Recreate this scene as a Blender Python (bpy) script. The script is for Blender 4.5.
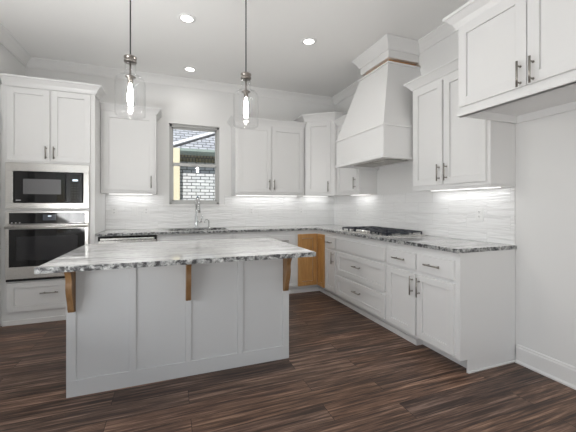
import bpy, bmesh, math, random
from mathutils import Vector, Matrix
for o in list(bpy.data.objects): bpy.data.objects.remove(o)
SC = bpy.context.scene
COL = SC.collection
R = math.radians

# ------------------------------------------------------------------ camera
cam_d = bpy.data.cameras.new('camera'); cam = bpy.data.objects.new('camera', cam_d); COL.objects.link(cam)
cam.location = (-2.5564, -4.636, 1.227)
cam.rotation_euler = (R(90), 0, -0.3592)
cam_d.sensor_width = 36; cam_d.lens = 316.12 * 36 / 576
cam_d.shift_y = -(216 - 205.53) / 576
cam_d.clip_start = .02
SC.camera = cam

# ------------------------------------------------------------------ world, sun, exposure
w = bpy.data.worlds.new('world'); SC.world = w; w.use_nodes = True
nt = w.node_tree; nt.nodes.clear()
wo = nt.nodes.new('ShaderNodeOutputWorld'); bg = nt.nodes.new('ShaderNodeBackground'); sky = nt.nodes.new('ShaderNodeTexSky')
sky.sky_type = 'NISHITA'; sky.sun_disc = False; sky.sun_elevation = R(50); sky.sun_rotation = R(200)
bg.inputs['Strength'].default_value = .12
nt.links.new(sky.outputs[0], bg.inputs[0]); nt.links.new(bg.outputs[0], wo.inputs[0])
def light(name, kind, loc, rot, energy, color=(1, 1, 1), **kw):
    d = bpy.data.lights.new(name, kind); o = bpy.data.objects.new(name, d); COL.objects.link(o)
    o.location = loc; o.rotation_euler = rot; d.energy = energy; d.color = color
    for k, v in kw.items(): setattr(d, k, v)
    return o
light('sun', 'SUN', (0, -12, 9), (R(38), 0, R(-12)), 6.5, (1, .96, .9), angle=R(2))
LED_POWER = 0.84      # per metre of cabinet light
DOWN_POWER = 1.15
BULB_POWER = 6.8
REAR_FILL_POWER = 0.8
UP_POWER = 26
LEFT_POWER = 3
SIDE_UP_POWER = 52

# added fill lamps at the unseen rear and side windows, standing in for daylight;
# the tilted ones throw extra light up at the ceiling
for x in (-3.1, -1.05):
    light('window_daylight', 'AREA', (x, -7.42, 1.45), (R(90), 0, 0), REAR_FILL_POWER, (1, 1, 1), shape='RECTANGLE', size=1.5, size_y=1.9)
    light('ground_bounce', 'AREA', (x, -7.40, .9), (R(140), 0, 0), UP_POWER, (.985, .995, 1), shape='RECTANGLE', size=1.5, size_y=.8)
light('side_window_daylight', 'AREA', (-4.08, -3.3, 1.55), (R(90), 0, R(-90)), LEFT_POWER, (.96, .98, 1), shape='RECTANGLE', size=1.6, size_y=1.6)
light('side_ground_bounce', 'AREA', (-4.06, -3.3, 1.0), (R(145), 0, R(-90)), SIDE_UP_POWER, (.985, .995, 1), shape='RECTANGLE', size=1.6, size_y=.6)  # added upward fill lamp at the unseen side window
SC.view_settings.view_transform = 'Standard'; SC.view_settings.look = 'None'
SC.view_settings.gamma = 1; SC.view_settings.use_curve_mapping = False
SC.view_settings.exposure = -0.08
# ------------------------------------------------------------------ materials
def mat(name, color=(.8, .8, .8), rough=.5, metal=0., spec=.5, **kw):
    m = bpy.data.materials.new(name); m.use_nodes = True
    b = m.node_tree.nodes['Principled BSDF']
    b.inputs['Base Color'].default_value = (*color, 1); b.inputs['Roughness'].default_value = rough
    b.inputs['Metallic'].default_value = metal; b.inputs['Specular IOR Level'].default_value = spec
    for k, v in kw.items(): b.inputs[k].default_value = v
    return m
class N:
    def __init__(s, m): s.m = m; s.t = m.node_tree; s.b = s.t.nodes['Principled BSDF']
    def n(s, typ, ins=None, **kw):
        x = s.t.nodes.new('ShaderNode' + typ)
        for k, v in kw.items(): setattr(x, k, v)
        for k, v in (ins or {}).items():
            if hasattr(v, 'is_output'): s.t.links.new(v, x.inputs[k])
            else: x.inputs[k].default_value = v
        return x
    def link(s, a, b): s.t.links.new(a, b)
    def coord(s, scale=(1, 1, 1), rot=(0, 0, 0)):
        g = s.n('NewGeometry')
        return s.n('Mapping', {'Vector': g.outputs['Position'], 'Scale': scale, 'Rotation': rot}).outputs[0]
    def noise(s, vec, scale, detail=4, rough=.55, dist=0.):
        return s.n('TexNoise', {'Vector': vec, 'Scale': scale, 'Detail': detail, 'Roughness': rough, 'Distortion': dist}).outputs['Fac']
    def ramp(s, fac, stops):
        r = s.n('ValToRGB', {'Fac': fac}); e = r.color_ramp.elements
        while len(e) < len(stops): e.new(.5)
        for q, (p, c) in zip(e, stops): q.position = p; q.color = (*c, 1) if len(c) == 3 else c
        return r.outputs[0]
    def mix(s, fac, a, b, mode='MIX'):
        x = s.n('Mix', data_type='RGBA', blend_type=mode)
        for i, v in ((0, fac), (6, a), (7, b)):
            if hasattr(v, 'is_output'): s.link(v, x.inputs[i])
            else: x.inputs[i].default_value = v if i == 0 else (*v, 1)
        return x.outputs[2]
    def bump(s, h, strength=.3, dist=.01):
        b = s.n('Bump', {'Height': h, 'Strength': strength, 'Distance': dist}); s.link(b.outputs[0], s.b.inputs['Normal'])

def paint(name, c, rough, bs=.02, sc=220):
    m = mat(name, c, rough); k = N(m); k.bump(k.noise(k.coord(), sc, 2), bs, .002); return m
WHITE = paint('white_cabinet_paint', (.80, .797, .79), .32)
TRIM = paint('white_trim_paint', (.82, .815, .805), .35)
WALL = paint('wall_paint', (.80, .797, .787), .6, .06, 160)
CEIL = paint('ceiling_paint', (.88, .875, .86), .75, .08, 120)
ISLW = paint('island_paint', (.635, .645, .65), .35)
GAP = mat('dark_recess', (.02, .02, .02), .8)

FLOOR = mat('dark_wood_floor', rough=.4, spec=.36); k = N(FLOOR)
co = k.coord()
br = k.n('TexBrick', {'Vector': co, 'Color1': (0, 0, 0, 1), 'Color2': (1, 1, 1, 1), 'Mortar': (0, 0, 0, 1), 'Scale': 1., 'Mortar Size': .0016,
                      'Mortar Smooth': .3, 'Brick Width': 1.22, 'Row Height': .152}, offset=.37, offset_frequency=2)
wn = k.n('TexWhiteNoise', {'Vector': br.outputs['Color']}, noise_dimensions='3D')
shift = k.n('VectorMath', {0: co, 1: wn.outputs['Color']}, operation='ADD').outputs[0]
sh2 = k.n('Mapping', {'Vector': shift, 'Scale': (1.0, 25, 1)}).outputs[0]
g1 = k.noise(sh2, 1.6, 8, .68, .35)
sh3 = k.n('Mapping', {'Vector': shift, 'Scale': (3, 70, 1)}).outputs[0]
g2 = k.noise(sh3, 2.0, 5, .6)
gm = k.n('Math', {0: g1, 1: g2}, operation='MULTIPLY_ADD'); gm.inputs[2].default_value = -.02
gq = k.n('Math', {0: g1, 1: .74}, operation='MULTIPLY').outputs[0]
gs = k.n('Math', {0: g2, 1: .26}, operation='MULTIPLY').outputs[0]
gg = k.n('Math', {0: gq, 1: gs}, operation='ADD').outputs[0]
base = k.ramp(gg, [(.37, (.021, .0125, .009)), (.455, (.068, .041, .029)), (.53, (.158, .097, .069)), (.62, (.37, .255, .19))])
tone = k.ramp(br.outputs['Color'], [(0, (.78, .77, .82)), (.35, (1.12, 1.02, .94)), (.65, (.98, 1.0, 1.06)), (1, (1.38, 1.25, 1.16))])
c2 = k.mix(1., base, tone, 'MULTIPLY')
c3 = k.mix(br.outputs['Fac'], c2, (.006, .004, .003))
k.link(c3, k.b.inputs['Base Color'])
k.link(k.ramp(g1, [(.3, (.36,) * 3), (.7, (.5,) * 3)]), k.b.inputs['Roughness'])
k.bump(gg, .12, .004)

def granite(name, rot):
    m = mat(name, rough=.045, spec=.5); k = N(m)
    co = k.coord((1, 1, 1), (0, 0, rot))
    st = k.n('Mapping', {'Vector': co, 'Scale': (.8, 11, 3)}).outputs[0]
    a = k.noise(st, 1.7, 7, .6, .9)
    b = k.noise(co, 22, 6, .65)
    f = k.noise(st, 5.5, 5, .6, .4)
    c = k.ramp(a, [(.30, (.32, .32, .325)), (.41, (.52, .515, .51)), (.52, (.69, .685, .675)), (.7, (.75, .745, .735))])
    d = k.ramp(b, [(.36, (.7, .7, .7)), (.5, (1, 1, 1))])
    e = k.ramp(f, [(.34, (.62, .60, .58)), (.48, (1, 1, 1))])
    x = k.mix(.65, c, d, 'MULTIPLY'); x = k.mix(.85, x, e, 'MULTIPLY')
    k.link(x, k.b.inputs['Base Color']); return m
GRANX = granite('streaked_granite', 0)
GEDGE = mat('chiselled_granite_edge', rough=.35); k = N(GEDGE)
co = k.coord()
a = k.noise(co, 26, 6, .72, .6); b = k.noise(co, 80, 4, .6)
c = k.ramp(a, [(.38, (.03, .03, .032)), (.45, (.12, .12, .125)), (.51, (.36, .37, .365)), (.62, (.66, .66, .65))])
d = k.ramp(b, [(.35, (.25, .25, .25)), (.55, (1, 1, 1))])
k.link(k.mix(.7, c, d, 'MULTIPLY'), k.b.inputs['Base Color']); k.bump(a, .6, .01)

def tilemat(name, horiz):   # horiz: which axis runs along the wall
    m = mat(name, (.86, .86, .855), .12); k = N(m)
    g = k.n('NewGeometry'); sp = k.n('SeparateXYZ', {0: g.outputs['Position']})
    u = sp.outputs[horiz]; z = sp.outputs['Z']
    v = k.n('CombineXYZ', {'X': u, 'Y': z}).outputs[0]
    zoff = k.n('VectorMath', {0: v, 1: (.1, -.914, 0)}, operation='ADD').outputs[0]
    br = k.n('TexBrick', {'Vector': zoff, 'Color1': (0, 0, 0, 1), 'Color2': (1, 1, 1, 1), 'Mortar': (.5, .5, .5, 1), 'Scale': 1., 'Mortar Size': .0013,
                          'Mortar Smooth': .2, 'Brick Width': .40, 'Row Height': .1145}, offset=.5)
    wn = k.n('TexWhiteNoise', {'Vector': br.outputs['Color']}, noise_dimensions='3D')
    sh = k.n('VectorMath', {0: v, 1: wn.outputs['Color']}, operation='ADD').outputs[0]
    ms = k.n('Mapping', {'Vector': sh, 'Scale': (3.2, 30, 1)}).outputs[0]
    h = k.noise(ms, 1.0, 2, .45, .8)
    sub = k.n('Math', {0: br.outputs['Fac'], 1: -.35}, operation='MULTIPLY').outputs[0]
    hh = k.n('Math', {0: h, 1: sub}, operation='ADD').outputs[0]
    k.bump(hh, .65, .018)
    k.link(k.mix(br.outputs['Fac'], (.86, .86, .855), (.70, .70, .69)), k.b.inputs['Base Color'])
    return m
TILEB = tilemat('wavy_white_tile_back', 'X'); TILER = tilemat('wavy_white_tile_right', 'Y')

def steel(name, c, r, axis=(1, 1, 60)):
    m = mat(name, c, r, 1.); k = N(m)
    k.link(k.ramp(k.noise(k.coord(axis), 30, 3), [(.3, (r * .8,) * 3), (.7, (r * 1.25,) * 3)]), k.b.inputs['Roughness']); return m
STEEL = steel('brushed_stainless', (.70, .685, .66), .28)
NICKEL = steel('satin_nickel', (.36, .34, .31), .3)
CHROME = mat('chrome', (.72, .73, .74), .12, 1.)
BRONZE = steel('brushed_dark_nickel', (.30, .275, .255), .32)
BLACKG = mat('black_glass', (.008, .008, .009), .06)
DARKGL = mat('oven_window_glass', (.03, .03, .033), .08)
DISP = mat('grey_display_glass', (.07, .08, .10), .12)
MWGL = mat('microwave_mesh_window', (.16, .16, .165), .2)
BLACK = mat('black_plastic', (.012, .012, .014), .45)
IRON = mat('cast_iron_grate', (.02, .024, .036), .33)
PLATE = mat('white_plastic', (.82, .82, .81), .35)
SLOT = mat('outlet_slot', (.05, .05, .05), .5)
PRINT = mat('grey_print', (.62, .62, .64), .5)
def emit(name, c, s):
    m = mat(name, c, .5); b = m.node_tree.nodes['Principled BSDF']
    b.inputs['Emission Color'].default_value = (*c, 1); b.inputs['Emission Strength'].default_value = s; return m
LENS = emit('lit_lens', (1, .97, .93), 6)
LEDM = emit('lit_led_strip', (1, .98, .95), 3)
FILM = emit('glowing_filament', (1, .965, .92), BULB_POWER / (math.pi * .0125))
CLOCK = emit('lit_clock_display', (.75, .85, .95), .9)

def wood(name, c0, c1, axis):
    m = mat(name, rough=.48); k = N(m)
    n = k.noise(k.coord(axis), 3.5, 6, .6, .5)
    k.link(k.ramp(n, [(.3, c0), (.7, c1)]), k.b.inputs['Base Color']); return m
OAK = wood('honey_wood', (.50, .25, .075), (.64, .36, .13), (14, 14, 1.2))
CORB = wood('bare_corbel_wood', (.19, .10, .04), (.31, .175, .075), (16, 16, 1.5))  # same bare wood as the corner doors, darkened for shade under the overhang
BAND = wood('bare_wood_band', (.50, .27, .12), (.66, .40, .20), (3, 3, 20))

def glass(name, tint, base, edge):
    m = bpy.data.materials.new(name); m.use_nodes = True; t = m.node_tree; t.nodes.clear()
    o = t.nodes.new('ShaderNodeOutputMaterial'); mx = t.nodes.new('ShaderNodeMixShader')
    tr = t.nodes.new('ShaderNodeBsdfTransparent'); gl = t.nodes.new('ShaderNodeBsdfGlossy'); lw = t.nodes.new('ShaderNodeLayerWeight')
    tr.inputs[0].default_value = (*tint, 1); gl.inputs['Roughness'].default_value = .03; lw.inputs['Blend'].default_value = .5
    pw = t.nodes.new('ShaderNodeMath'); pw.operation = 'POWER'; pw.inputs[1].default_value = 4
    ma = t.nodes.new('ShaderNodeMath'); ma.operation = 'MULTIPLY_ADD'; ma.inputs[1].default_value = edge; ma.inputs[2].default_value = base
    t.links.new(lw.outputs['Facing'], pw.inputs[0]); t.links.new(pw.outputs[0], ma.inputs[0])
    t.links.new(ma.outputs[0], mx.inputs[0]); t.links.new(tr.outputs[0], mx.inputs[1]); t.links.new(gl.outputs[0], mx.inputs[2])
    t.links.new(mx.outputs[0], o.inputs[0]); return m
PANE = glass('window_glass', (.96, .97, .97), .05, .6)
JAR = glass('clear_lamp_glass', (.998, .999, .999), .012, .42)

def brickmat(name, c1, c2, mort, bw, rh, ms, axes=('X', 'Z')):
    m = mat(name, rough=.8); k = N(m); g = k.n('NewGeometry'); sp = k.n('SeparateXYZ', {0: g.outputs['Position']})
    v = k.n('CombineXYZ', {'X': sp.outputs[axes[0]], 'Y': sp.outputs[axes[1]]}).outputs[0]
    br = k.n('TexBrick', {'Vector': v, 'Color1': (*c1, 1), 'Color2': (*c2, 1), 'Mortar': (*mort, 1), 'Scale': 1., 'Mortar Size': ms, 'Mortar Smooth': .2,
                          'Brick Width': bw, 'Row Height': rh})
    k.link(br.outputs['Color'], k.b.inputs['Base Color']); return m
BRICK = brickmat('pale_painted_brick', (.74, .75, .77), (.58, .60, .63), (.06, .07, .08), .215, .078, .010)
SHING = brickmat('grey_roof_shingles', (.44, .46, .50), (.30, .32, .36), (.05, .055, .06), .2, .085, .011)
SOLD = brickmat('tan_brick_frieze', (.34, .27, .12), (.24, .20, .10), (.05, .045, .03), .075, .3, .01)
GUTT = mat('grey_green_gutter', (.30, .37, .34), .5)
CREAM = mat('cream_trim', (.80, .72, .52), .6)
FASC = mat('white_fascia', (.75, .76, .78), .6)
SHADOWL = mat('dark_flashing', (.06, .06, .065), .6)
GROUND = mat('grass_ground', (.10, .13, .05), .95); k = N(GROUND)
k.link(k.ramp(k.noise(k.coord(), 6, 6), [(.3, (.06, .09, .03)), (.7, (.16, .18, .08))]), k.b.inputs['Base Color'])
VINYL = mat('grey_vinyl_frame', (.50, .50, .49), .4)

# ------------------------------------------------------------------ mesh helpers
I4 = Matrix.Identity(4)
def frame(origin, u, n):
    u = Vector(u).normalized(); n = Vector(n).normalized(); z = Vector((0, 0, 1))
    return Matrix(((u.x, n.x, z.x, origin[0]), (u.y, n.y, z.y, origin[1]), (u.z, n.z, z.z, origin[2]), (0, 0, 0, 1)))
class MB:
    """mesh builder; every call takes world coordinates, or local ones through M"""
    def __init__(s, M=I4): s.bm = bmesh.new(); s.M = M
    def box(s, x0, x1, y0, y1, z0, z1, bev=0., mi=0):
        r = bmesh.ops.create_cube(s.bm, size=1); vs = r['verts']
        for v in vs:
            v.co = Vector((x0 + (v.co.x + .5) * (x1 - x0), y0 + (v.co.y + .5) * (y1 - y0), z0 + (v.co.z + .5) * (z1 - z0)))
        fs = list({f for v in vs for f in v.link_faces})
        for f in fs: f.material_index = mi
        if bev:
            es = list({e for f in fs for e in f.edges})
            q = bmesh.ops.bevel(s.bm, geom=es, offset=bev, segments=2, affect='EDGES', profile=.5)
            vs = list({v for f in q['faces'] for v in f.verts} | {v for v in vs if v.is_valid})
            for v in list(vs):
                for f in v.link_faces: f.material_index = mi
        bmesh.ops.transform(s.bm, matrix=s.M, verts=vs); return s
    def cyl(s, p0, p1, r0, r1=None, seg=20, caps=True, smooth=True):
        p0 = Vector(p0); p1 = Vector(p1); d = p1 - p0; r1 = r0 if r1 is None else r1
        q = bmesh.ops.create_cone(s.bm, cap_ends=caps, segments=seg, radius1=r0, radius2=r1, depth=d.length)
        m = s.M @ Matrix.Translation((p0 + p1) / 2) @ d.to_track_quat('Z', 'Y').to_matrix().to_4x4()
        bmesh.ops.transform(s.bm, matrix=m, verts=q['verts'])
        if smooth:
            for f in {f for v in q['verts'] for f in v.link_faces}:
                if len(f.verts) == 4: f.smooth = True
        return s
    def tube(s, pts, r, seg=12):
        pts = [s.M @ Vector(p) for p in pts]; rings = []; up = Vector((0.123, .2, 1)).normalized()
        for i, p in enumerate(pts):
            t = (pts[min(i + 1, len(pts) - 1)] - pts[max(i - 1, 0)]).normalized()
            a = t.cross(up)
            if a.length < .05: a = t.cross(Vector((1, 0, 0)))
            a.normalize(); b = t.cross(a).normalized(); rr = r[i] if isinstance(r, (list, tuple)) else r
            rings.append([s.bm.verts.new(p + rr * (math.cos(q) * a + math.sin(q) * b)) for q in [2 * math.pi * j / seg for j in range(seg)]])
        for A, B in zip(rings, rings[1:]):
            for j in range(seg):
                s.bm.faces.new((A[j], A[(j + 1) % seg], B[(j + 1) % seg], B[j])).smooth = True
        s.bm.faces.new(rings[0][::-1]); s.bm.faces.new(rings[-1]); return s
    def lathe(s, prof, c, seg=36, close=False):
        rings = []
        for r, z in prof:
            if r < 1e-6: rings.append([s.bm.verts.new(s.M @ Vector((c[0], c[1], c[2] + z)))])
            else: rings.append([s.bm.verts.new(s.M @ Vector((c[0] + r * math.cos(2 * math.pi * j / seg), c[1] + r * math.sin(2 * math.pi * j / seg), c[2] + z))) for j in range(seg)])
        pairs = list(zip(rings, rings[1:])) + ([(rings[-1], rings[0])] if close else [])
        for A, B in pairs:
            for j in range(seg):
                q = (j + 1) % seg
                if len(A) == 1 and len(B) == 1: continue
                if len(A) == 1: f = s.bm.faces.new((A[0], B[q], B[j]))
                elif len(B) == 1: f = s.bm.faces.new((A[j], A[q], B[0]))
                else: f = s.bm.faces.new((A[j], A[q], B[q], B[j]))
                f.smooth = True
        return s
    def poly(s, pts, h, axis):
        """prism: polygon pts (3D) pushed by vector axis*h"""
        a = [s.bm.verts.new(s.M @ Vector(p)) for p in pts]; b = [s.bm.verts.new(s.M @ (Vector(p) + Vector(axis) * h)) for p in pts]
        s.bm.faces.new(a); s.bm.faces.new(b[::-1])
        for i in range(len(a)):
            j = (i + 1) % len(a); s.bm.faces.new((a[j], a[i], b[i], b[j]))
        return s
    def hull(s, bottom, top):
        a = [s.bm.verts.new(Vector(p)) for p in bottom]; b = [s.bm.verts.new(Vector(p)) for p in top]
        s.bm.faces.new(a[::-1]); s.bm.faces.new(b)
        for i in range(len(a)):
            j = (i + 1) % len(a); s.bm.faces.new((a[i], a[j], b[j], b[i]))
        return s
    def grid(s, us, vs, inside, w0, w1, f, side_mi=0):
        """extruded union of grid cells, one clean skin; f maps (u, v, w) to xyz"""
        c = {}
        def V(i, j, k):
            if (i, j, k) not in c: c[(i, j, k)] = s.bm.verts.new(s.M @ Vector(f(us[i], vs[j], (w0, w1)[k])))
            return c[(i, j, k)]
        nu, nv = len(us) - 1, len(vs) - 1
        on = lambda i, j: 0 <= i < nu and 0 <= j < nv and inside((us[i] + us[i + 1]) / 2, (vs[j] + vs[j + 1]) / 2)
        for i in range(nu):
            for j in range(nv):
                if not on(i, j): continue
                s.bm.faces.new((V(i, j, 1), V(i + 1, j, 1), V(i + 1, j + 1, 1), V(i, j + 1, 1)))
                s.bm.faces.new((V(i, j, 0), V(i, j + 1, 0), V(i + 1, j + 1, 0), V(i + 1, j, 0)))
                for di, dj, q in ((-1, 0, ((i, j), (i, j + 1))), (1, 0, ((i + 1, j), (i + 1, j + 1))), (0, -1, ((i, j), (i + 1, j))), (0, 1, ((i, j + 1), (i + 1, j + 1)))):
                    if not on(i + di, j + dj):
                        (a, b), (d, e) = q
                        s.bm.faces.new((V(a, b, 0), V(d, e, 0), V(d, e, 1), V(a, b, 1))).material_index = side_mi
        return s
    def sweep(s, path, prof, closed=False):
        """profile (out, z) swept along a 2D path; 'out' points to the right of travel"""
        P = [Vector(p) for p in path]; n = len(P); rings = []
        for i, p in enumerate(P):
            def nrm(a, b): d = (b - a).normalized(); return Vector((d.y, -d.x))
            if i == 0: m = nrm(P[0], P[1])
            elif i == n - 1: m = nrm(P[-2], P[-1])
            else:
                a, b = nrm(P[i - 1], p), nrm(p, P[i + 1]); m = (a + b).normalized(); m = m / max(.3, m.dot(a))
            rings.append([s.bm.verts.new(s.M @ Vector((p.x + m.x * o, p.y + m.y * o, z))) for o, z in prof])
        k = len(prof)
        for A, B in zip(rings, rings[1:]):
            for j in range(k): s.bm.faces.new((A[j], A[(j + 1) % k], B[(j + 1) % k], B[j]))
        s.bm.faces.new(rings[0][::-1]); s.bm.faces.new(rings[-1]); return s
    def build(s, name, m, parent=None, label=None):
        bmesh.ops.recalc_face_normals(s.bm, faces=s.bm.faces)
        me = bpy.data.meshes.new(name)
        o = bpy.data.objects.new(name, me); COL.objects.link(o)
        base = Vector((0, 0, 0)); q = parent
        while q is not None: base += q.location; q = q.parent
        if parent is None:
            vs = [v.co for v in s.bm.verts]
            lo = Vector([min(v[i] for v in vs) for i in range(3)]); hi = Vector([max(v[i] for v in vs) for i in range(3)])
            o.location = ((lo.x + hi.x) / 2, (lo.y + hi.y) / 2, lo.z); base = o.location.copy()
        bmesh.ops.translate(s.bm, vec=-base, verts=s.bm.verts)
        s.bm.to_mesh(me); s.bm.free()
        for x in (m if isinstance(m, (list, tuple)) else [m]): me.materials.append(x)
        o.parent = parent
        if label: o['label'] = label
        return o
def thing(name, loc, label, cat, group=None):
    o = bpy.data.objects.new(name, None); COL.objects.link(o); o.location = loc; o.empty_display_size = .1
    o['label'] = label; o['category'] = cat
    if group: o['group'] = group
    return o
def tag(o, label, cat, group=None):
    o['label'] = label; o['category'] = cat
    if group: o['group'] = group
    return o
def struct(o): o['kind'] = 'structure'; return o

# ------------------------------------------------------------------ room shell
XL, YB, H = -4.165, -7.5, 2.98
WX0, WX1, WZ0, WZ1 = -2.555, -1.878, 1.240, 2.362
m = MB(); m.box(XL - .15, .15, YB - .15, .15, -.1, 0); struct(m.build('floor', FLOOR))
m = MB(); m.box(XL - .15, .15, YB - .15, .15, H, H + .12); struct(m.build('ceiling', CEIL))
m = MB(); m.grid([XL, WX0, WX1, 0], [0, WZ0, WZ1, H], lambda u, v: not (WX0 < u < WX1 and WZ0 < v < WZ1), 0, .14, lambda u, v, w_: (u, w_, v))
struct(m.build('wall_back', WALL))
m = MB(); m.box(0, .14, YB, 0, 0, H); struct(m.build('wall_right', WALL))
DY0, DY1 = -.745, -1.56
m = MB(); m.grid([YB, -4.15, -2.45, DY1, DY0, 0], [0, .7, 2.04, 2.4, H], lambda u, v: not (DY1 < u < DY0 and v < 2.04) and not (-4.15 < u < -2.45 and .7 < v < 2.4), 0, .14, lambda u, v, w_: (XL - w_, u, v))
struct(m.build('wall_left', WALL))
RW = [(-3.85, -2.35), (-1.8, -.3)]
m = MB(); m.grid([XL, -3.85, -2.35, -1.8, -.3, 0], [0, .5, 2.4, H], lambda u, v: not (.5 < v < 2.4 and any(a < u < b for a, b in RW)), 0, .14, lambda u, v, w_: (u, YB - w_, v))
struct(m.build('wall_rear', WALL))
# unseen rear windows, added behind the camera as openings for the fill lamps
for i, (a, b) in enumerate(RW):
    m = MB(); c = (a + b) / 2
    m.box(a, b, YB - .1, YB - .04, .5, .56).box(a, b, YB - .1, YB - .04, 2.34, 2.4).box(a, a + .06, YB - .1, YB - .04, .56, 2.34).box(b - .06, b, YB - .1, YB - .04, .56, 2.34)
    m.box(c - .03, c + .03, YB - .1, YB - .04, .56, 2.34).box(a + .06, c - .03, YB - .1, YB - .04, 1.43, 1.47).box(c + .03, b - .06, YB - .1, YB - .04, 1.43, 1.47)
    wr = struct(m.build('window_%d' % (i + 2), TRIM))
    m = MB(); m.box(a + .05, b - .05, YB - .075, YB - .07, .55, 2.35); m.build('glass', PANE, wr)
# unseen window added in the left wall beside the camera to bring in light
m = MB(); a, b = -4.15, -2.45
m.box(XL - .1, XL - .04, a, b, .7, .76).box(XL - .1, XL - .04, a, b, 2.34, 2.4).box(XL - .1, XL - .04, a, a + .06, .76, 2.34).box(XL - .1, XL - .04, b - .06, b, .76, 2.34)
m.box(XL - .1, XL - .04, -3.33, -3.27, .76, 2.34)
wr = struct(m.build('window_4', TRIM))
m = MB(); m.box(XL - .075, XL - .07, a + .05, b - .05, .75, 2.35); m.build('glass', PANE, wr)
# ceiling crown
CR = [(0, H - .098), (.012, H - .098), (.02, H - .08), (.05, H - .04), (.078, H - .018), (.09, H - .012), (.09, H - .0005), (0, H - .0005)]
m = MB(); m.sweep([(XL, YB), (XL, 0)], CR); struct(m.build('trim_1', TRIM))
m = MB(); m.sweep([(XL, 0), (0, 0)], CR); struct(m.build('trim_2', TRIM))
HYL, HYR, HX = -1.175, -2.095, -.615     # hood: left end, right end, front
CHL, CHR, CHX = -1.39, -1.905, -.405      # chimney
m = MB(); m.sweep([(0, 0), (0, CHL + .001)], CR); struct(m.build('trim_3', TRIM))
m = MB(); m.sweep([(0, CHR - .001), (0, YB)], CR); struct(m.build('trim_4', TRIM))
# baseboard with shoe on the right wall
BBP = [(0, 0), (.026, 0), (.026, .012), (.015, .024), (.015, .118), (.010, .128), (.010, .136), (.004, .142), (0, .142)]
m = MB(); m.sweep([(-.0005, -2.9475), (-.0005, YB + .001)], BBP); struct(m.build('baseboard_right', TRIM))
# window over the sink
win = MB(); fy0, fy1 = .045, .10
win.box(WX0, WX1, fy0, fy1, WZ0, WZ0 + .03).box(WX0, WX1, fy0, fy1, WZ1 - .035, WZ1).box(WX0, WX0 + .032, fy0, fy1, WZ0, WZ1).box(WX1 - .032, WX1, fy0, fy1, WZ0, WZ1)
win = struct(win.build('window_1', VINYL))
ms = 1.80
m = MB(); a, b = WX0 + .032, WX1 - .032
m.box(a, b, .075, .097, ms - .005, ms + .03).box(a, b, .075, .097, WZ1 - .06, WZ1 - .035).box(a, a + .018, .075, .097, ms, WZ1 - .04).box(b - .018, b, .075, .097, ms, WZ1 - .04)
m.build('upper_sash', VINYL, win)
m = MB(); m.box(a, b, .05, .073, WZ0 + .03, WZ0 + .065).box(a, b, .05, .073, ms - .02, ms + .022).box(a, a + .022, .05, .073, WZ0 + .05, ms).box(b - .022, b, .05, .073, WZ0 + .05, ms)
m.build('lower_sash', VINYL, win)
m = MB(); m.box(a + .01, b - .01, .083, .087, ms + .01, WZ1 - .05); m.build('upper_pane', PANE, win)
m = MB(); m.box(a + .01, b - .01, .060, .064, WZ0 + .05, ms); m.build('lower_pane', PANE, win)
m = MB(); m.box((a + b) / 2 - .03, (a + b) / 2 + .03, .038, .05, ms + .002, ms + .018, .003); m.build('sash_lock', VINYL, win)
m = MB(); m.box(WX0 - .075, WX1 + .075, -.03, -.0005, WZ0 - .022, WZ0 - .001, .003).box(WX0 + .001, WX1 - .001, -.001, .044, WZ0 - .0, WZ0 + .004)
struct(m.build('trim_5', TRIM))
# door in the left wall, beside the tall cabinet
m = MB(); m.box(XL - .09, XL - .05, DY1 + .003, DY0 - .003, .005, 2.035)
d1 = struct(m.build('door_1', TRIM))
m = MB()
for z in (.25, 1.05, 1.85): m.cyl((XL - .045, DY0 - .008, z), (XL - .045, DY0 - .008, z + .09), .007)
m.build('hinge', NICKEL, d1)
m = MB(); m.cyl((XL - .05, DY1 + .07, .95), (XL - .01, DY1 + .07, .95), .01).lathe([(0, -.025), (.02, -.02), (.027, 0), (.02, .02), (0, .025)], (XL, DY1 + .07, .95))
m.build('knob', NICKEL, d1)
m = MB(); m.box(XL + .0005, XL + .02, DY0, DY0 + .095, 0, 2.11, .004).box(XL + .0005, XL + .02, DY1 - .095, DY1, 0, 2.11, .004).box(XL + .0005, XL + .02, DY1, DY0, 2.02, 2.11, .004)
struct(m.build('trim_6', TRIM))

# ------------------------------------------------------------------ cabinet pieces
def shaker(name, M, u0, u1, z0, z1, parent, m=WHITE, rail=.057, d=.0, t=.02, label=None, groove=.002):
    """framed door with a recessed flat panel; d is where its back sits on the face"""
    b = MB(M); e = .0015; r = rail
    b.box(u0, u0 + r, d, d + t, z0, z1, e).box(u1 - r, u1, d, d + t, z0, z1, e)
    b.box(u0 + r, u1 - r, d, d + t, z0, z0 + r, e).box(u0 + r, u1 - r, d, d + t, z1 - r, z1, e)
    b.box(u0 + r + groove, u1 - r - groove, d + .0005, d + t - .0105, z0 + r + groove, z1 - r - groove)
    return b.build(name, m, parent, label)
def slab(name, M, u0, u1, z0, z1, parent, m=WHITE, d=.0, t=.02):
    return MB(M).box(u0, u1, d, d + t, z0, z1, .004).build(name, m, parent)
def pull(M, u, z, parent, vertical=True, L=.15, d=.02):
    b = MB(M); h = L / 2; s = .048
    A = (lambda q: (u, d + .032, z + q)) if vertical else (lambda q: (u + q, d + .032, z))
    B = (lambda q: (u, d - .001, z + q)) if vertical else (lambda q: (u + q, d - .001, z))
    b.cyl(A(-h), A(h), .0062, seg=14)
    for q in (-s, s): b.cyl(B(q), A(q), .0048, seg=12).cyl(B(q), tuple(Vector(B(q)) + (Vector(A(q)) - Vector(B(q))) * .1), .0075, seg=12)
    return b.build('handle', NICKEL, parent)
def crownprof(z, h=.078, out=.062):
    return [(0, z), (.012, z), (.014, z + h * .12), (.03, z + h * .42), (out * .85, z + h * .76), (out, z + h * .80), (out, z + h), (0, z + h)]
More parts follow.
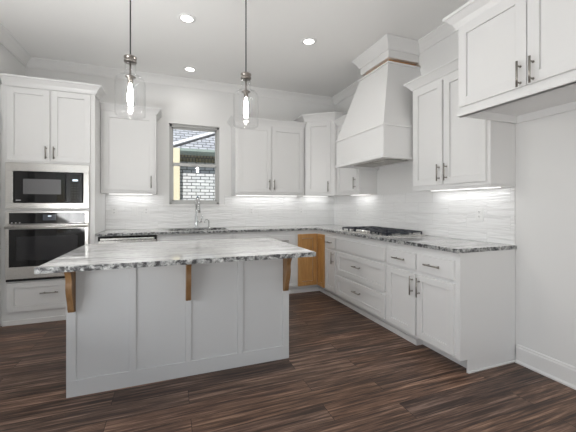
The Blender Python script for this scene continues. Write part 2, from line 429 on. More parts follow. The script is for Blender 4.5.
def face_carcass(M, u0, u1, depth, z0, z1):
    return MB(M).box(u0, u1, -depth, 0, z0, z1, .0015)
def led(x0, x1, y0, y1, z, label, along):
    t = thing('led_light_bar', ((x0 + x1) / 2, (y0 + y1) / 2, z), label, 'light', 'strip lights under the wall cabinets')
    MB().box(x0, x1, y0, y1, z + .004, z + .0135, .001).build('housing', PLATE, t)
    MB().box(x0 + .01, x1 - .01, y0 + .006, y1 - .006, z + .0005, z + .005).build('lens', LEDM, t)
    L = (x1 - x0) if along == 'x' else (y1 - y0)
    o = light('strip_glow', 'AREA', (0, 0, -.002), (0, 0, 0), LED_POWER * L, (1, 1, 1), shape='RECTANGLE', size=x1 - x0, size_y=y1 - y0)
    o.parent = t
ZU, ZT = 1.372, 2.385
FB = frame((0, -.31, 0), (1, 0, 0), (0, -1, 0))        # back wall cabinet face
FR = frame((-.275, 0, 0), (0, -1, 0), (-1, 0, 0))      # right wall cabinet face; u = -y
def wall_cab(M, u0, u1, depth, doors, label, crown, z0=ZU, zt=ZT, ch=.078, dz0=1.415, dz1=2.345, name='upper_cabinet'):
    o = M @ Vector(((u0 + u1) / 2, -depth, z0))
    t = thing(name, o, label, 'cabinet', None)
    MB(M).grid([u0, u1], [-depth, 0], lambda a, b: 1, z0 + .014, zt, lambda u, v, w_: (u, v, w_)).build('body', WHITE, t)
    b = MB(M); b.box(u0, u1, -.02, 0, z0, z0 + .016).box(u0, u0 + .016, -depth, -.02, z0, z0 + .016).box(u1 - .016, u1, -depth, -.02, z0, z0 + .016)
    b.build('bottom_rail', WHITE, t)
    MB(M).sweep(crown, crownprof(zt - .012, ch)).build('crown_moulding', WHITE, t)
    for (a, c, hu) in doors:
        d = shaker('door', M, a, c, dz0, dz1, t)
        pull(M, hu, dz0 + .105, d)
    return t
# crown paths are in local (u, d): travel so that 'out' (right of travel) faces away from the box
EPS = .0015
def crown_path(u0, u1, depth, left, right):
    p = []
    if right: p.append((u1, -depth))
    p += [(u1, 0), (u0, 0)]
    if left: p.append((u0, -depth))
    return p[::-1]
def cp(u0, u1, depth, left, right):
    # going from u0 to u1 along the front in a frame whose d axis is outward: out must be +d, i.e. left of travel, so travel u1 -> u0
    p = []
    if right: p.append((u1, -depth))
    p += [(u1, 0), (u0, 0)]
    if left: p.append((u0, -depth))
    return p
A0, A1 = -3.323, -2.713
wall_cab(FB, A0, A1, .309, [(A0 + .03, A1 - .022, A1 - .055)], 'white single-door wall cabinet left of the window, right of the tall oven cabinet', cp(A0, A1, .309, False, True))
B0, B1 = -1.705, -.672
bm_ = (B0 + B1) / 2
wall_cab(FB, B0, B1, .309, [(B0 + .03, bm_ - .008, bm_ - .035), (bm_ + .008, B1 - .03, bm_ + .035)], 'white two-door wall cabinet on the back wall right of the window', cp(B0, B1, .309, True, False))
# angled corner cabinet, taller than its neighbours
P0, P1 = Vector((-.660, -.318)), Vector((-.318, -.594))
du = (P1 - P0).normalized(); L = (P1 - P0).length
FD = frame((P0.x, P0.y, 0), (du.x, du.y, 0), (du.y, -du.x, 0))
t = thing('corner_upper_cabinet', (-.3, -.3, ZU), 'tall angled white corner wall cabinet, its crown higher than both neighbours', 'cabinet')
ZC = 2.478
MB().poly([(-.0015, -.0015, ZU + .014), (P0.x, -.0015, ZU + .014), (P0.x, P0.y, ZU + .014), (P1.x, P1.y, ZU + .014), (-.0015, P1.y, ZU + .014)], ZC - ZU - .014, (0, 0, 1)).build('body', WHITE, t)
MB(FD).box(.0, L, -.02, 0, ZU, ZU + .016).build('bottom_rail', WHITE, t)
MB().sweep([(P0.x, -.0015), (P0.x, P0.y), (P1.x, P1.y), (-.0015, P1.y)], crownprof(ZC - .01, .098, .07)).build('crown_moulding', WHITE, t)
d = shaker('door', FD, .03, L - .055, 1.415, 2.44, t); pull(FD, L - .09, 1.50, d)
C0, C1 = .597, 1.158
wall_cab(FR, C0, C1, .2735, [(C0 + .03, C1 - .03, C1 - .06)], 'white wall cabinet between the angled corner cabinet and the range hood', cp(C0, C1 - .013, .2735, False, False))
D0, D1 = 2.113, 2.932
dm = (D0 + D1) / 2 - .02
wall_cab(FR, D0, D1, .2735, [(D0 + .03, dm - .012, dm - .04), (dm + .012, D1 - .028, dm + .04)], 'white two-door wall cabinet right of the range hood', cp(D0, D1, .2735, True, False))
# deep cabinet over the fridge space
FF = frame((-.605, 0, 0), (0, -1, 0), (-1, 0, 0))
F0, F1 = 2.938, 3.885; fm = (F0 + F1) / 2
t = thing('fridge_top_cabinet', (-.3, -fm, 1.862), 'deep white two-door cabinet hung over the empty fridge space at right', 'cabinet')
MB(FF).box(F0, F1, -.6035, 0, 1.924, 2.50, .0015).build('body', WHITE, t)
b = MB(FF); b.box(F0, F1, -.02, .0, 1.862, 1.925).box(F0 - .004, F1, -.03, .018, 1.862, 1.884, .003)
b.box(F0, F0 + .018, -.6035, -.02, 1.869, 1.925, .002).box(F0 + .018, F1, -.6035, -.585, 1.869, 1.925, .002); b.build('bottom_rail', WHITE, t)
MB(FF).sweep(cp(F0, F1, .327 - .062, False, False)[:2] + [(F0, -.262)], crownprof(2.49, .105, .075)).build('crown_moulding', WHITE, t)
for (a, c, hu) in ((F0 + .012, fm - .003, fm - .035), (fm + .003, F1 - .012, fm + .035)):
    d = shaker('door', FF, a, c, 1.925, 2.49, t, rail=.062); pull(FF, hu, 1.995, d)

led(-3.28, -2.76, -.10, -.075, 1.3705, 'white strip light under the wall cabinet left of the window', 'x')
led(-1.66, -.70, -.10, -.075, 1.3705, 'white strip light under the wall cabinet right of the window', 'x')
led(-.60, -.16, -.10, -.075, 1.3705, 'white strip light under the angled corner cabinet', 'x')
led(-.10, -.075, -1.13, -.66, 1.3705, 'white strip light under the cabinet left of the hood', 'y')
led(-.10, -.075, -2.88, -2.16, 1.3705, 'white strip light under the wall cabinet right of the hood', 'y')

# ------------------------------------------------------------------ range hood
t = thing('range_hood', (-.3, (HYL + HYR) / 2, 1.69), 'white tapered range hood with bare wood strip under its chimney', 'hood')
zb, z1, zg0, zg1 = 1.695, 2.012, 2.738, 2.786
E_ = -.0015
MB().box(HX, E_, HYR, HYL, zb + .03, z1, .002).build('apron', WHITE, t)
b = MB(); b.sweep([(E_, HYL), (HX, HYL), (HX, HYR), (E_, HYR)], [(-.03, z1 - .006), (.012, z1 - .006), (.014, z1 + .004), (.004, z1 + .02), (-.03, z1 + .02)])
b.sweep([(E_, HYL), (HX, HYL), (HX, HYR), (E_, HYR)], [(-.03, zb), (.009, zb), (.009, zb + .03), (.002, zb + .036), (-.03, zb + .036)])
b.build('moulding', WHITE, t)
b = MB(); b.hull([(E_, HYR + .002, z1 + .018), (HX + .002, HYR + .002, z1 + .018), (HX + .002, HYL - .002, z1 + .018), (E_, HYL - .002, z1 + .018)],
           [(E_, CHR - .01, zg0 - .022), (CHX - .01, CHR - .01, zg0 - .022), (CHX - .01, CHL + .01, zg0 - .022), (E_, CHL + .01, zg0 - .022)])
b.build('tapered_body', WHITE, t)
b = MB(); b.box(CHX - .024, E_, CHR - .024, CHL + .024, zg0 - .022, zg0 - .004, .003); b.build('cap', WHITE, t)
b = MB(); b.box(CHX + .045, E_, CHR + .045, CHL - .045, zg0 + .004, zg1); b.box(CHX - .012, E_, CHR - .012, CHL + .012, zg0 - .004, zg0 + .004)
b.build('wood_strip', BAND, t, 'bare brown wood strip')
b = MB(); b.box(CHX, E_, CHR, CHL, zg1, H - .001, .002); b.build('chimney', WHITE, t)
b = MB(); b.sweep([(E_, CHL + .0005), (CHX - .0005, CHL + .0005), (CHX - .0005, CHR - .0005), (E_, CHR - .0005)], [(-.01, H - .115), (.012, H - .115), (.02, H - .09), (.05, H - .045), (.07, H - .02), (.075, H - .012), (.075, H - .002), (-.01, H - .002)])
b.build('crown_moulding', WHITE, t)
yc = (HYL + HYR) / 2
MB().box(-.50, -.14, yc - .34, yc + .34, zb + .012, zb + .032, .004).build('vent_insert', STEEL, t)
b = MB()
for i in range(2): b.box(-.46, -.18, yc - .31 + i * .32, yc - .01 + i * .32, zb + .007, zb + .013)
b.build('filter', NICKEL, t)

# ------------------------------------------------------------------ base cabinets
FBB = frame((0, -.585, 0), (1, 0, 0), (0, -1, 0))
FBR = frame((-.585, 0, 0), (0, -1, 0), (-1, 0, 0))
ZB = .883
def base_body(M, u0, u1, t, toe=.0674, shoe=True, hollow=False):
    b = MB(M)
    if hollow:
        b.box(u0, u1, -.583, 0, .1, .118).box(u0, u0 + .018, -.583, 0, .118, ZB).box(u1 - .018, u1, -.583, 0, .118, ZB).box(u0 + .018, u1 - .018, -.583, -.577, .118, ZB).box(u0 + .018, u1 - .018, -.02, 0, .118, ZB)
    else: b.box(u0, u1, -.583, 0, .1, ZB, .0015)
    b.box(u0, u1, -.583, -toe, 0, .1)
    b.build('body', WHITE, t)
    if shoe: MB(M).box(u0, u1, -toe, -toe + .014, 0, .05, .003).build('shoe_moulding', TRIM, t)
def base(name, M, u0, u1, label, cat='cabinet', **kw):
    o = M @ Vector(((u0 + u1) / 2, -.3, 0)); t = thing(name, o, label, cat); base_body(M, u0, u1, t, **kw); return t
S0, S1 = -2.692, -1.792
t = base('sink_base_cabinet', FBB, S0, S1, 'white sink base cabinet beneath the window', hollow=True)
slab('false_front', FBB, S0 + .03, S1 - .03, .68, .82, t)
c = (S0 + S1) / 2
for a, b_, hu in ((S0 + .03, c - .008, c - .04), (c + .008, S1 - .03, c + .04)):
    d = shaker('door', FBB, a, b_, .125, .65, t); pull(FBB, hu, .56, d)
t = base('base_cabinet', FBB, -1.79, -1.322, 'white base cabinet right of the sink cabinet, hidden behind the island')
d = slab('drawer_front', FBB, -1.76, -1.345, .68, .82, t); pull(FBB, -1.55, .75, d, False)
d = shaker('door', FBB, -1.76, -1.345, .125, .65, t); pull(FBB, -1.385, .56, d)
t = base('base_cabinet', FBB, -1.32, -.917, 'white base cabinet left of the honey wood corner doors')
d = slab('drawer_front', FBB, -1.298, -.945, .68, .82, t); pull(FBB, -1.12, .75, d, False)
d = shaker('door', FBB, -1.298, -.945, .125, .65, t); pull(FBB, -1.26, .56, d)
# inside corner with the two bare wood doors
t = thing('corner_base_cabinet', (-.45, -.45, 0), 'corner base cabinet with two honey wood doors meeting at the inside corner', 'cabinet')
X0, Y0 = -.915, -.825
b = MB(); b.grid([X0, -.585, -.0015], [Y0, -.585, -.0015], lambda u, v: not (u < -.585 and v < -.585), .1, ZB, lambda u, v, w_: (u, v, w_))
b.grid([X0, -.5176, -.0015], [Y0, -.5176, -.0015], lambda u, v: not (u < -.5176 and v < -.5176), 0, .1, lambda u, v, w_: (u, v, w_)); b.build('body', WHITE, t)
b = MB(); b.box(X0, -.5176, -.5316, -.5176, 0, .05).box(-.5316, -.5176, Y0, -.5316, 0, .05); b.build('shoe_moulding', TRIM, t)
d = shaker('door', FBB, -.892, -.607, .112, .83, t, OAK, groove=.006, label='honey wood door facing the room from the back run')
d = shaker('door', FBR, .607, .806, .112, .83, t, OAK, rail=.05, groove=.006, label='narrow honey wood door on the right run')
t = base('base_cabinet', FBR, .827, 1.133, 'narrow white base cabinet between the honey wood doors and the drawer bank')
d = slab('drawer_front', FBR, .845, 1.118, .68, .82, t); pull(FBR, .98, .75, d, False, .12)
d = shaker('door', FBR, .845, 1.118, .125, .65, t); pull(FBR, 1.075, .56, d)
t = base('drawer_cabinet', FBR, 1.135, 2.118, 'white wide drawer cabinet beneath the cooktop')
slab('false_front', FBR, 1.152, 2.098, .68, .82, t)
for z0, z1_ in ((.388, .655), (.122, .358)):
    d = shaker('drawer_front', FBR, 1.152, 2.098, z0, z1_, t); pull(FBR, 1.625, (z0 + z1_) / 2 + .02, d, False)
G0, G1 = 2.12, 2.925
t = base('base_cabinet', FBR, G0, G1, 'white base cabinet with two drawers above two doors at the open right end', shoe=False, toe=.125)
gm_ = 2.513
for a, b_, hu in ((G0 + .016, gm_ - .010, gm_ - .04), (gm_ + .010, G1 - .035, gm_ + .04)):
    d = slab('drawer_front', FBR, a, b_, .675, .82, t); pull(FBR, (a + b_) / 2, .75, d, False, .16)
    d = shaker('door', FBR, a, b_, .12, .65, t); pull(FBR, hu, .545, d, True, .16)
MB(FBR).box(G0, 2.44, -.1249, -.0674, 0, .0995).build('toe_board', WHITE, t)
MB(FBR).box(G0, 2.44, -.0674, -.0534, 0, .05, .003).build('shoe_moulding', TRIM, t)
b = MB(); b.poly([(-.5155, -2.9255, 0), (-.5155, -2.9255, .1), (-.587, -2.9255, .1), (-.587, -2.9255, ZB), (-.0015, -2.9255, ZB), (-.0015, -2.9255, 0)], .008, (0, -1, 0))
b.build('end_panel', WHITE, t)
MB().box(-.5155, -.0015, -2.946, -2.9337, 0, .014, .004).build('shoe_moulding', TRIM, t)

# dishwasher
t = thing('dishwasher', (-3.0, -.3, 0), 'stainless dishwasher under the counter beside the tall oven cabinet', 'dishwasher')
MB().box(-3.30, -2.698, -.58, -.01, .1, .872).build('body', NICKEL, t)
MB().box(-3.297, -2.701, -.612, -.5805, .105, .828, .004).build('door', STEEL, t)
b = MB(); b.box(-3.297, -2.701, -.594, -.5805, .83, .876); b.box(-3.297, -3.28, -.612, -.594, .83, .876).box(-2.718, -2.701, -.612, -.594, .83, .876).box(-3.28, -2.718, -.612, -.594, .868, .876); b.build('control_strip', BLACKG, t)
MB().box(-3.278, -2.720, -.616, -.602, .834, .858, .004).build('handle', STEEL, t)
MB().box(-3.29, -2.71, -.53, -.5, 0, .1).build('toe_kick', BLACK, t)
tag(MB().box(-3.325, -3.302, -.60, -.002, 0, ZB).build('filler_panel', WHITE), 'narrow white filler strip between the dishwasher and the tall oven cabinet', 'panel')

# ------------------------------------------------------------------ countertop with sink cut-out
CF = -.623; SX0, SX1, SY0, SY1 = -2.565, -1.835, -.52, -.115
def in_counter(u, v):
    if SX0 < u < SX1 and SY0 < v < SY1: return False
    return v > CF or u > CF
b = MB(); b.grid([-3.323, SX0, SX1, CF, -.0015], [-2.944, CF, SY0, SY1, -.0015], in_counter, .8845, .914, lambda u, v, w_: (u, v, w_), 1)
tag(b.build('countertop', [GRANX, GEDGE]), 'L-shaped pale streaked granite countertop along the back and right walls', 'countertop')
# sink
t = thing('sink', (-2.2, -.32, .66), 'undermount stainless sink below the window', 'sink')
b = MB(); g = .006
b.box(SX0 - g, SX1 + g, SY0 - g, SY1 + g, .66, .672).box(SX0 - g - .01, SX0 - g, SY0 - g, SY1 + g, .66, .884).box(SX1 + g, SX1 + g + .01, SY0 - g, SY1 + g, .66, .884)
b.box(SX0 - g, SX1 + g, SY0 - g - .01, SY0 - g, .66, .884).box(SX0 - g, SX1 + g, SY1 + g, SY1 + g + .01, .66, .884); b.build('basin', STEEL, t)
MB().lathe([(0, .001), (.045, .003), (.045, 0)], (-2.2, -.32, .672)).build('drain', CHROME, t)
# faucets
fx, fy = -2.205, -.075
t = thing('faucet', (fx, fy, .914), 'tall chrome pull-down faucet at the sink', 'faucet')
MB().lathe([(0, 0), (.028, 0), (.028, .006), (.022, .012), (.019, .05), (.019, .16), (.016, .17), (.014, .26), (0, .26)], (fx, fy, .9142)).build('base', CHROME, t)
pts = [(fx, fy, 1.16), (fx, fy, 1.27)]
pts += [(fx + .012 * (1 - math.cos(R(a))), fy - .075 + .075 * math.cos(R(a)), 1.27 + .075 * math.sin(R(a))) for a in range(15, 181, 15)]
pts += [(fx + .024, fy - .15, 1.23)]
MB().tube(pts, .0125).build('spout', CHROME, t)
MB().cyl((fx + .024, fy - .15, 1.235), (fx + .026, fy - .152, 1.13), .015, .018).build('spray_head', CHROME, t)
b = MB(); b.cyl((fx + .015, fy, 1.0), (fx + .07, fy, 1.0), .011).cyl((fx + .066, fy, .996), (fx + .078, fy - .01, 1.10), .0075, .006); b.build('lever', CHROME, t)
sx = -2.035
t = thing('water_tap', (sx, fy, .914), 'small curved chrome water tap right of the tall faucet', 'tap')
MB().lathe([(0, 0), (.018, 0), (.018, .008), (.011, .014), (.009, .05), (0, .05)], (sx, fy, .9142)).build('base', CHROME, t)
MB().tube([(sx, fy, .955), (sx, fy, 1.0)] + [(sx - .03 + .03 * math.cos(R(a)), fy - .02 * math.sin(R(a / 2)), 1.0 + .03 * math.sin(R(a))) for a in range(20, 181, 20)] + [(sx - .062, fy - .02, .985)], .007).build('spout', CHROME, t)

# ------------------------------------------------------------------ tiled backsplash
b = MB(); b.grid([-3.323, WX0 - .077, WX1 + .077, -.0102], [.9145, WZ0 - .0235, 1.372], lambda u, v: not (WX0 - .077 < u < WX1 + .077 and v > WZ0 - .0235), -.0005, -.010, lambda u, v, w_: (u, w_, v))
tag(b.build('tile_backsplash', TILEB), 'wavy white tile backsplash on the back wall under the window', 'backsplash')
b = MB(); b.box(-.010, -.0005, -2.932, -.0005, .9145, 1.3715)
tag(b.build('tile_backsplash', TILER), 'wavy white tile backsplash on the right wall behind the cooktop', 'backsplash')

# outlets and switches on the tile
def plate(name, M, u, z, label, kind, wd=.075, group=None):
    t = thing(name, M @ Vector((u, 0, z - .058)), label, 'switch' if kind == 'switch' else 'outlet')
    MB(M).box(u - wd / 2, u + wd / 2, .0003, .0075, z - .058, z + .058, .002).build('cover_plate', PLATE, t)
    if kind == 'switch':
        MB(M).box(u - .017, u + .017, .0075, .0105, z - .034, z + .034, .0015).build('rocker', PLATE, t)
    else:
        for dz in (-.021, .021):
            f = MB(M).box(u - .016, u + .016, .0075, .0092, z + dz - .015, z + dz + .015, .0015).build('receptacle', PLATE, t)
            b = MB(M)
            for du_ in (-.006, .006): b.box(u + du_ - .0012, u + du_ + .0012, .0092, .0096, z + dz - .003, z + dz + .007)
            b.cyl((u, .0092, z + dz - .008), (u, .0096, z + dz - .008), .0022, seg=10); b.build('slots', SLOT, f)
    return t
FTB = frame((0, -.0102, 0), (1, 0, 0), (0, -1, 0)); FTR = frame((-.0102, 0, 0), (0, -1, 0), (-1, 0, 0)); FTW = frame((-.0003, 0, 0), (0, -1, 0), (-1, 0, 0))
plate('outlet', FTB, -3.225, 1.153, 'white outlet on the tile nearest the tall oven cabinet', 'outlet')
plate('light_switch', FTB, -2.985, 1.153, 'white rocker switch on the tile left of the window', 'switch')
plate('outlet', FTB, -2.845, 1.153, 'white outlet on the tile just right of the rocker switch', 'outlet')
plate('outlet', FTB, -1.405, 1.145, 'white outlet on the tile below the two-door cabinet right of window', 'outlet')
plate('outlet', FTB, -.60, 1.150, 'white outlet on the back wall tile near the room corner', 'outlet')
plate('outlet', FTR, .73, 1.14, 'white outlet on the right wall tile just left of the cooktop', 'outlet')
plate('outlet', FTR, 2.635, 1.15, 'white outlet on the right wall tile at the open end of the counter', 'outlet')
t = thing('fridge_water_box', (-.001, -3.42, .30), 'white water box low on the wall of the empty fridge space', 'water box')
b = MB(FTW); b.grid([3.32, 3.34, 3.50, 3.52], [.30, .32, .445, .465], lambda u, v: not (3.34 < u < 3.50 and .32 < v < .445), .0005, .006, lambda u, v, w_: (u, w_, v)); b.build('cover_plate', PLATE, t)
MB(FTW).box(3.34, 3.50, .0003, .0012, .32, .445).build('recess', PLATE, t)
MB(FTW).cyl((3.42, .001, .37), (3.42, .02, .37), .008).build('valve', CHROME, t)

# ------------------------------------------------------------------ cooktop
KY0, KY1, KX0, KX1 = -2.075, -1.165, -.565, -.075
t = thing('gas_cooktop', ((KX0 + KX1) / 2, (KY0 + KY1) / 2, .914), 'stainless gas cooktop with black cast iron grates under the hood', 'cooktop')
MB().box(KX0, KX1, KY0, KY1, .9142, .926, .004).build('pan', STEEL, t)
n3 = 3; gw = (KY1 - KY0 - .04) / n3
for i in range(n3):
    y0 = KY0 + .02 + i * gw + .004; y1 = y0 + gw - .008; b = MB(); x0, x1 = KX0 + (.10 if i == 1 else .025), KX1 - .02
    zt0, zt1 = .948, .962; q = .012
    b.box(x0, x1, y0, y0 + q, zt0, zt1, .002).box(x0, x1, y1 - q, y1, zt0, zt1, .002).box(x0, x0 + q, y0, y1, zt0, zt1, .002).box(x1 - q, x1, y0, y1, zt0, zt1, .002)
    xm = (x0 + x1) / 2; ym = (y0 + y1) / 2
    b.box(x0, x1, ym - q / 2, ym + q / 2, zt0, zt1, .002).box(xm - q / 2, xm + q / 2, y0, y1, zt0, zt1, .002)
    for xx in ((x0 + xm) / 2, (x1 + xm) / 2): b.box(xx - q / 2, xx + q / 2, y0, y1, zt0, zt1, .002)
    for xx in (x0, x1 - q):
        for yy in (y0, y1 - q, ym - q / 2): b.box(xx, xx + q, yy, yy + q, .9255, zt0 + .002)
    b.build('grate', IRON, t)
for (x, y, r_) in ((-.20, KY0 + .17, .04), (-.43, KY0 + .17, .045), (-.20, KY1 - .17, .045), (-.43, KY1 - .17, .035), (-.28, (KY0 + KY1) / 2, .055)):
    MB().lathe([(0, 0), (r_ * 1.25, 0), (r_ * 1.2, .008), (r_, .009), (r_, .018), (r_ * .8, .021), (0, .021)], (x, y, .9255)).build('burner', IRON, t)
for i in range(5):
    y = (KY0 + KY1) / 2 + (i - 2) * .062
    MB().lathe([(0, 0), (.022, 0), (.020, .022), (.016, .026), (0, .026)], (KX0 + .05, y, .9258), 20).build('knob', STEEL, t)

# ------------------------------------------------------------------ tall oven cabinet
TX0, TX1, TF = -4.142, -3.327, -.632
FT = frame((0, TF + .02, 0), (1, 0, 0), (0, -1, 0))
t = thing('tall_oven_cabinet', ((TX0 + TX1) / 2, -.31, 0), 'tall white cabinet holding the microwave and wall oven at left', 'cabinet')
mx0, mx1, mz0, mz1 = -4.105, -3.375, 1.195, 1.665     # microwave trim
ox0, ox1, oz0, oz1 = -4.105, -3.378, .452, 1.168      # oven
iy = .57
b = MB(FT); hx0, hx1 = -4.085, -3.395
b.grid([TX0, hx0, hx1, TX1], [0, .47, 1.15, 1.21, 1.65, 2.46], lambda u, v: not (hx0 < u < hx1 and (.47 < v < 1.15 or 1.21 < v < 1.65)), -.585, 0, lambda u, v, w_: (u, w_, v))
b.box(TX0, TX1, -.6105, -.585, 0, 2.46); b.build('body', WHITE, t)
MB(FT).sweep(cp(TX0, TX1, .2, False, True), crownprof(2.45, .098, .072)).build('crown_moulding', WHITE, t)
tm = -3.732
for a, c_, hu in ((-4.10, tm - .007, tm - .035), (tm + .007, -3.368, tm + .035)):
    d = shaker('door', FT, a, c_, 1.692, 2.438, t); pull(FT, hu, 1.78, d, True, .13)
d = shaker('drawer_front', FT, -4.10, -3.368, .135, .435, t); pull(FT, -3.735, .315, d, False, .16)
MB(FT).box(TX0, TX1, .0, .014, 0, .05, .003).build('shoe_moulding', TRIM, t)
tag(MB().box(XL + .001, TX0 - .001, TF + .03, TF + .05, 0, 2.46).build('filler_panel', WHITE), 'narrow white filler strip between the tall oven cabinet and left wall', 'panel')
# microwave
FM = frame((0, TF, 0), (1, 0, 0), (0, -1, 0))
t = thing('microwave', ((mx0 + mx1) / 2, -.35, mz0), 'built-in black microwave in a stainless trim frame above the wall oven', 'microwave')
gx0, gx1, gz0, gz1 = -4.035, -3.435, 1.262, 1.572
MB(FM).box(gx0 - .03, gx1 + .03, -.5, .0, 1.235, 1.6).build('body', BLACK, t)
b = MB(FM); e = .003
b.box(mx0, mx1, -.018, .022, mz0, gz0 - .008, e).box(mx0, mx1, -.018, .022, gz1 + .008, mz1, e).box(mx0, gx0 - .008, -.018, .022, gz0 - .008, gz1 + .008, e).box(gx1 + .008, mx1, -.018, .022, gz0 - .008, gz1 + .008, e)
b.build('trim_frame', STEEL, t)
sp = -3.59
d = MB(FM).box(gx0, sp - .002, .0005, .03, gz0, gz1, .002).build('door', BLACKG, t)
MB(FM).box(-3.955, -3.628, .0302, .0312, 1.345, 1.500, .0003).build('window', MWGL, d)
MB(FM).box(-4.015, -3.975, .0302, .0307, 1.278, 1.286).build('badge', PRINT, d)
d = MB(FM).box(sp + .002, gx1, .0005, .03, gz0, gz1, .002).build('control_panel', BLACKG, t)
MB(FM).box(sp + .065, sp + .115, .0302, .031, 1.487, 1.507).build('clock_display', CLOCK, d)
b = MB(FM)
for r_ in range(6):
    for c_ in range(3): b.box(sp + .055 + c_ * .026, sp + .067 + c_ * .026, .0302, .0307, 1.445 - r_ * .028, 1.451 - r_ * .028)
b.build('buttons', SLOT, d)
# wall oven
t = thing('wall_oven', ((ox0 + ox1) / 2, -.35, oz0), 'stainless wall oven with black glass door below the microwave', 'oven')
MB(FM).box(-4.07, -3.41, -.54, .0, .49, 1.13).build('body', BLACK, t)
b = MB(FM); b.box(ox0, ox1, -.018, .02, 1.035, oz1, .003); pn = b.build('control_panel', STEEL, t)
d = MB(FM).box(ox0 + .032, ox1 - .034, .0202, .024, 1.040, 1.152, .001).build('glass', BLACKG, pn)
MB(FM).box(-3.79, -3.675, .0242, .0248, 1.072, 1.132).build('display', DISP, pn)
MB(FM).box(-3.745, -3.715, .0249, .0252, 1.112, 1.122).build('clock_digits', CLOCK, pn)
b = MB(FM)
for i in range(3): b.box(-4.055 + i * .032, -4.055 + i * .032 + .011, .0242, .0248, 1.046, 1.056)
b.build('touch_marks', PRINT, pn)
b = MB(FM); b.box(ox0, ox1, -.018, .026, .477, 1.030, .004); dr = b.build('door', STEEL, t)
g = MB(FM).box(ox0 + .032, ox1 - .034, .0262, .030, .600, .985, .001).build('door_glass', BLACKG, dr)
MB(FM).box(ox0 + .095, ox1 - .10, .0302, .031, .665, .91, .0003).build('window', DARKGL, dr)
b = MB(FM); b.cyl((ox0 + .012, .062, 1.006), (ox1 - .012, .062, 1.006), .0145, seg=20)
for x in (ox0 + .04, ox1 - .04): b.box(x - .012, x + .012, .0255, .062, .996, 1.016, .003)
b.build('handle', STEEL, dr)
MB(FM).box(ox0, ox1, -.018, .012, oz0, .473, .002).build('vent_trim', BLACK, t)

# ------------------------------------------------------------------ island
IX0, IX1, IYF, IYB = -3.161, -1.6645, -2.2574, -1.70
FI = frame((0, IYF + .012, 0), (1, 0, 0), (0, -1, 0))
t = thing('kitchen_island', (-2.41, -1.98, 0), 'white panelled kitchen island standing in the middle of the floor', 'island')
b = MB(); b.box(IX0 + .001, IX1 - .001, IYF + .0125, IYB, .0, .8835); b.build('body', ISLW, t)
b = MB(FI); zr = .105; e = .0012
sti = [(IX0, -3.118), (-2.812, -2.768), (-2.447, -2.408), (-2.072, -2.028), (-1.707, IX1)]
for a, c_ in sti: b.box(a, c_, -.0, .012, zr, .8835, e)
b.box(IX0, IX1, -.0, .012, 0, zr, e)
for (a, c_), (a2, c2_) in zip(sti, sti[1:]): b.box(c_, a2, -.0, .012, .84, .8835, e); b.box(c_ - .003, a2 + .003, -.001, .003, zr - .003, .845)
b.build('front_panel', ISLW, t)
island = t
for sgn, x in ((-1, IX0 + .001), (1, IX1 - .001)):
    b = MB(); x2 = x + sgn * .011
    lo, hi = min(x, x2), max(x, x2)
    b.box(lo, hi, IYF + .0, IYF + .06, 0, .8835, e).box(lo, hi, IYB - .06, IYB, 0, .8835, e).box(lo, hi, IYF + .06, IYB - .06, 0, .105, e).box(lo, hi, IYF + .06, IYB - .06, .8, .8835, e)
    b.build('end_panel', ISLW, t)
b = MB(); b.box(-3.1872, -1.6337, -2.7143, -1.6659, .8845, .914)
for f in b.bm.faces:
    if abs(f.normal.z) < .5: f.material_index = 1
tag(b.build('island_countertop', [GRANX, GEDGE]), 'rectangular pale streaked granite countertop on the island, overhanging towards the camera', 'countertop')
def corbel(x0, x1, label):
    y = IYF - .0005; zt_, zb_ = .883, .552; P = .15
    pr = [(0, zt_), (P, zt_), (P, zt_ - .022), (P - .012, zt_ - .03), (P - .012, zt_ - .05)]
    for i in range(1, 10):                                             # upper scoop
        a = i / 9 * math.pi / 2; pr.append((P - .012 - .070 * math.sin(a), zt_ - .05 - .085 * (1 - math.cos(a)) * 1.0))
    for i in range(1, 10):                                             # lower roll
        a = i / 9 * math.pi; pr.append((.068 - .028 * (1 - math.cos(a)) * .62 + .012 * math.sin(a), zt_ - .135 - .15 * (i / 9)))
    pr += [(.028, zb_ + .02), (.018, zb_), (0, zb_)]
    cb = MB().poly([(x0 + .003, y - .012 - p if p > 0 else y - .012, z) for p, z in pr], x1 - x0 - .006, (1, 0, 0)).build('corbel', CORB, island, label)
    MB().box(x0, x1, y - .012, y, zb_ - .004, zt_, .002).build('back_plate', CORB, cb)
corbel(-3.157, -3.118, 'bare brown wood corbel at the left end')
corbel(-2.447, -2.410, 'bare brown wood corbel at the middle')
corbel(-1.708, -1.668, 'bare brown wood corbel at the right end')

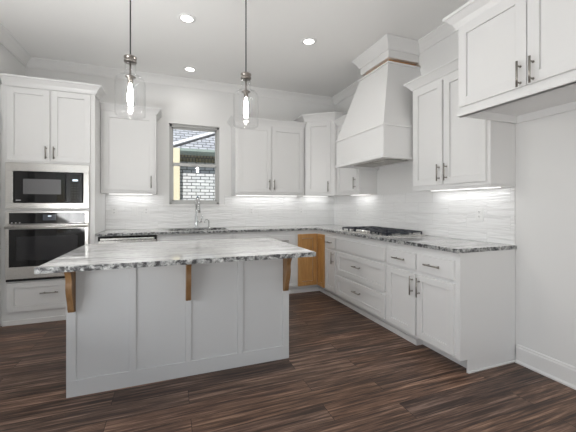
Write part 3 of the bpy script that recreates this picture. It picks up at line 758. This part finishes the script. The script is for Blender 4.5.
# ------------------------------------------------------------------ pendants
def pendant(x, y, label):
    zc = 2.215
    t = thing('pendant_light', (x, y, 1.835), label, 'lamp', 'glass pendants over the island')
    out = [(0, 1.84), (.088, 1.84), (.096, 1.848), (.0975, 1.862), (.0975, 2.075), (.092, 2.098), (.075, 2.115), (.047, 2.123), (.039, 2.132), (.0375, 2.145), (.0375, 2.214)]
    inn = [(r - .004 if r > .01 else 0, z + (.004 if z < 1.85 else 0) - (.003 if 2.09 < z < 2.13 else 0)) for r, z in out]
    MB().lathe(out + inn[::-1], (x, y, 0), 44).build('glass_shade', JAR, t)
    MB().lathe([(0, 2.213), (.039, 2.213), (.041, 2.218), (.041, 2.226), (.033, 2.230), (.033, 2.238), (.041, 2.242), (.041, 2.252), (.03, 2.258), (.012, 2.262), (0, 2.262)], (x, y, 0)).build('cap', BRONZE, t)
    MB().cyl((x, y, 2.112), (x, y, 2.214), .006).lathe([(0, 2.128), (.018, 2.126), (.034, 2.116), (.034, 2.112), (.02, 2.108), (.016, 2.070), (0, 2.070)], (x, y, 0)).build('socket', BRONZE, t)
    bl = MB().lathe([(0, 1.895), (.010, 1.897), (.022, 1.915), (.029, 1.95), (.028, 1.99), (.020, 2.035), (.0165, 2.069), (0, 2.069)], (x, y, 0), 28).build('bulb', JAR, t)
    MB().lathe([(0, 1.915), (.012, 1.922), (.018, 1.945), (.0175, 1.985), (.012, 2.03), (.008, 2.066), (0, 2.066)], (x, y, 0), 20).build('filament', FILM, bl)
    MB().cyl((x, y, 2.26), (x, y, H - .02), .0045, seg=10).build('cord', BLACK, t)
    MB().lathe([(0, H - .03), (.05, H - .028), (.062, H - .02), (.062, H - .0008), (0, H - .0008)], (x, y, 0)).build('canopy', BRONZE, t)
pendant(-2.808, -2.21, 'clear bottle glass pendant lamp over the left half of the island')
pendant(-1.996, -2.21, 'clear bottle glass pendant lamp over the right half of the island')

# ------------------------------------------------------------------ recessed ceiling lights
def can(x, y, label):
    t = thing('recessed_light', (x, y, H - .009), label, 'light', 'recessed ceiling lights')
    MB().lathe([(.055, -.009), (.062, -.0085), (.082, -.003), (.083, -.0006), (.055, -.0006)], (x, y, H), 40, True).build('trim_ring', TRIM, t)
    MB().lathe([(0, -.0055), (.056, -.0055), (.056, -.002), (0, -.002)], (x, y, H), 40).build('lens', LENS, t)
    l = light('downlight_glow', 'AREA', (0, 0, -.003), (0, 0, 0), DOWN_POWER, (1, .97, .94), shape='DISK', size=.11, spread=R(150)); l.parent = t
can(-2.402, -1.538, 'round recessed ceiling light above the middle of the island')
can(-2.308, -.394, 'round recessed ceiling light near the crown above the window')
can(-1.163, -1.561, 'round recessed ceiling light left of the hood chimney')

# ------------------------------------------------------------------ outside the window
m = MB(); m.box(-14, 12, .2, 16, -.3, -.2); struct(m.build('ground', GROUND))
t = thing('neighbour_house', (-1, 5, -.2), 'pale brick neighbouring house seen through the window', 'house')
MB().box(-2.42, 6, 3.5, 7, -.2, 2.30).build('wall', BRICK, t)
MB().box(-2.42, 6, 3.46, 3.52, 2.30, 2.50).build('brick_frieze', SOLD, t)
MB().box(-2.62, -2.325, 3.12, 3.5, -.2, 2.56, .01).build('corner_trim', CREAM, t)
MB().box(-2.32, 6, 3.26, 3.6, 2.46, 2.49).build('soffit', GUTT, t)
b = MB(); b.poly([(-2.32, 3.26, 2.43), (-2.32, 3.18, 2.45), (-2.32, 3.14, 2.51), (-2.32, 3.14, 2.57), (-2.32, 3.26, 2.57)], 8.3, (1, 0, 0)); b.build('gutter', GUTT, t)
zr_ = lambda y: 2.575 + .7 * (y - 3.16)
b = MB(); b.poly([(-3.3, 3.16, zr_(3.16)), (-3.3, 6.5, zr_(6.5)), (-3.3, 6.5, zr_(6.5) - .12), (-3.3, 3.19, zr_(3.16) - .02)], 9.4, (1, 0, 0)); b.build('roof', SHING, t)
a_, c_ = Vector((-2.50, 3.20, zr_(3.20))), Vector((-1.25, 4.1, zr_(4.1)))
up_ = Vector((0, -.57, .82)); sd = (c_ - a_).cross(up_).normalized()
def strip(o0, o1, h, nm, mt_):
    p = [a_ + sd * o0, a_ + sd * o1, c_ + sd * o1, c_ + sd * o0]
    MB().poly([q + up_ * .002 for q in p], h, up_).build(nm, mt_, t)
strip(-.07, .04, .05, 'rake_board', FASC); strip(.041, .075, .03, 'rake_flashing', SHADOWL)  # dark strip stands in for the shadow line beneath the rake board
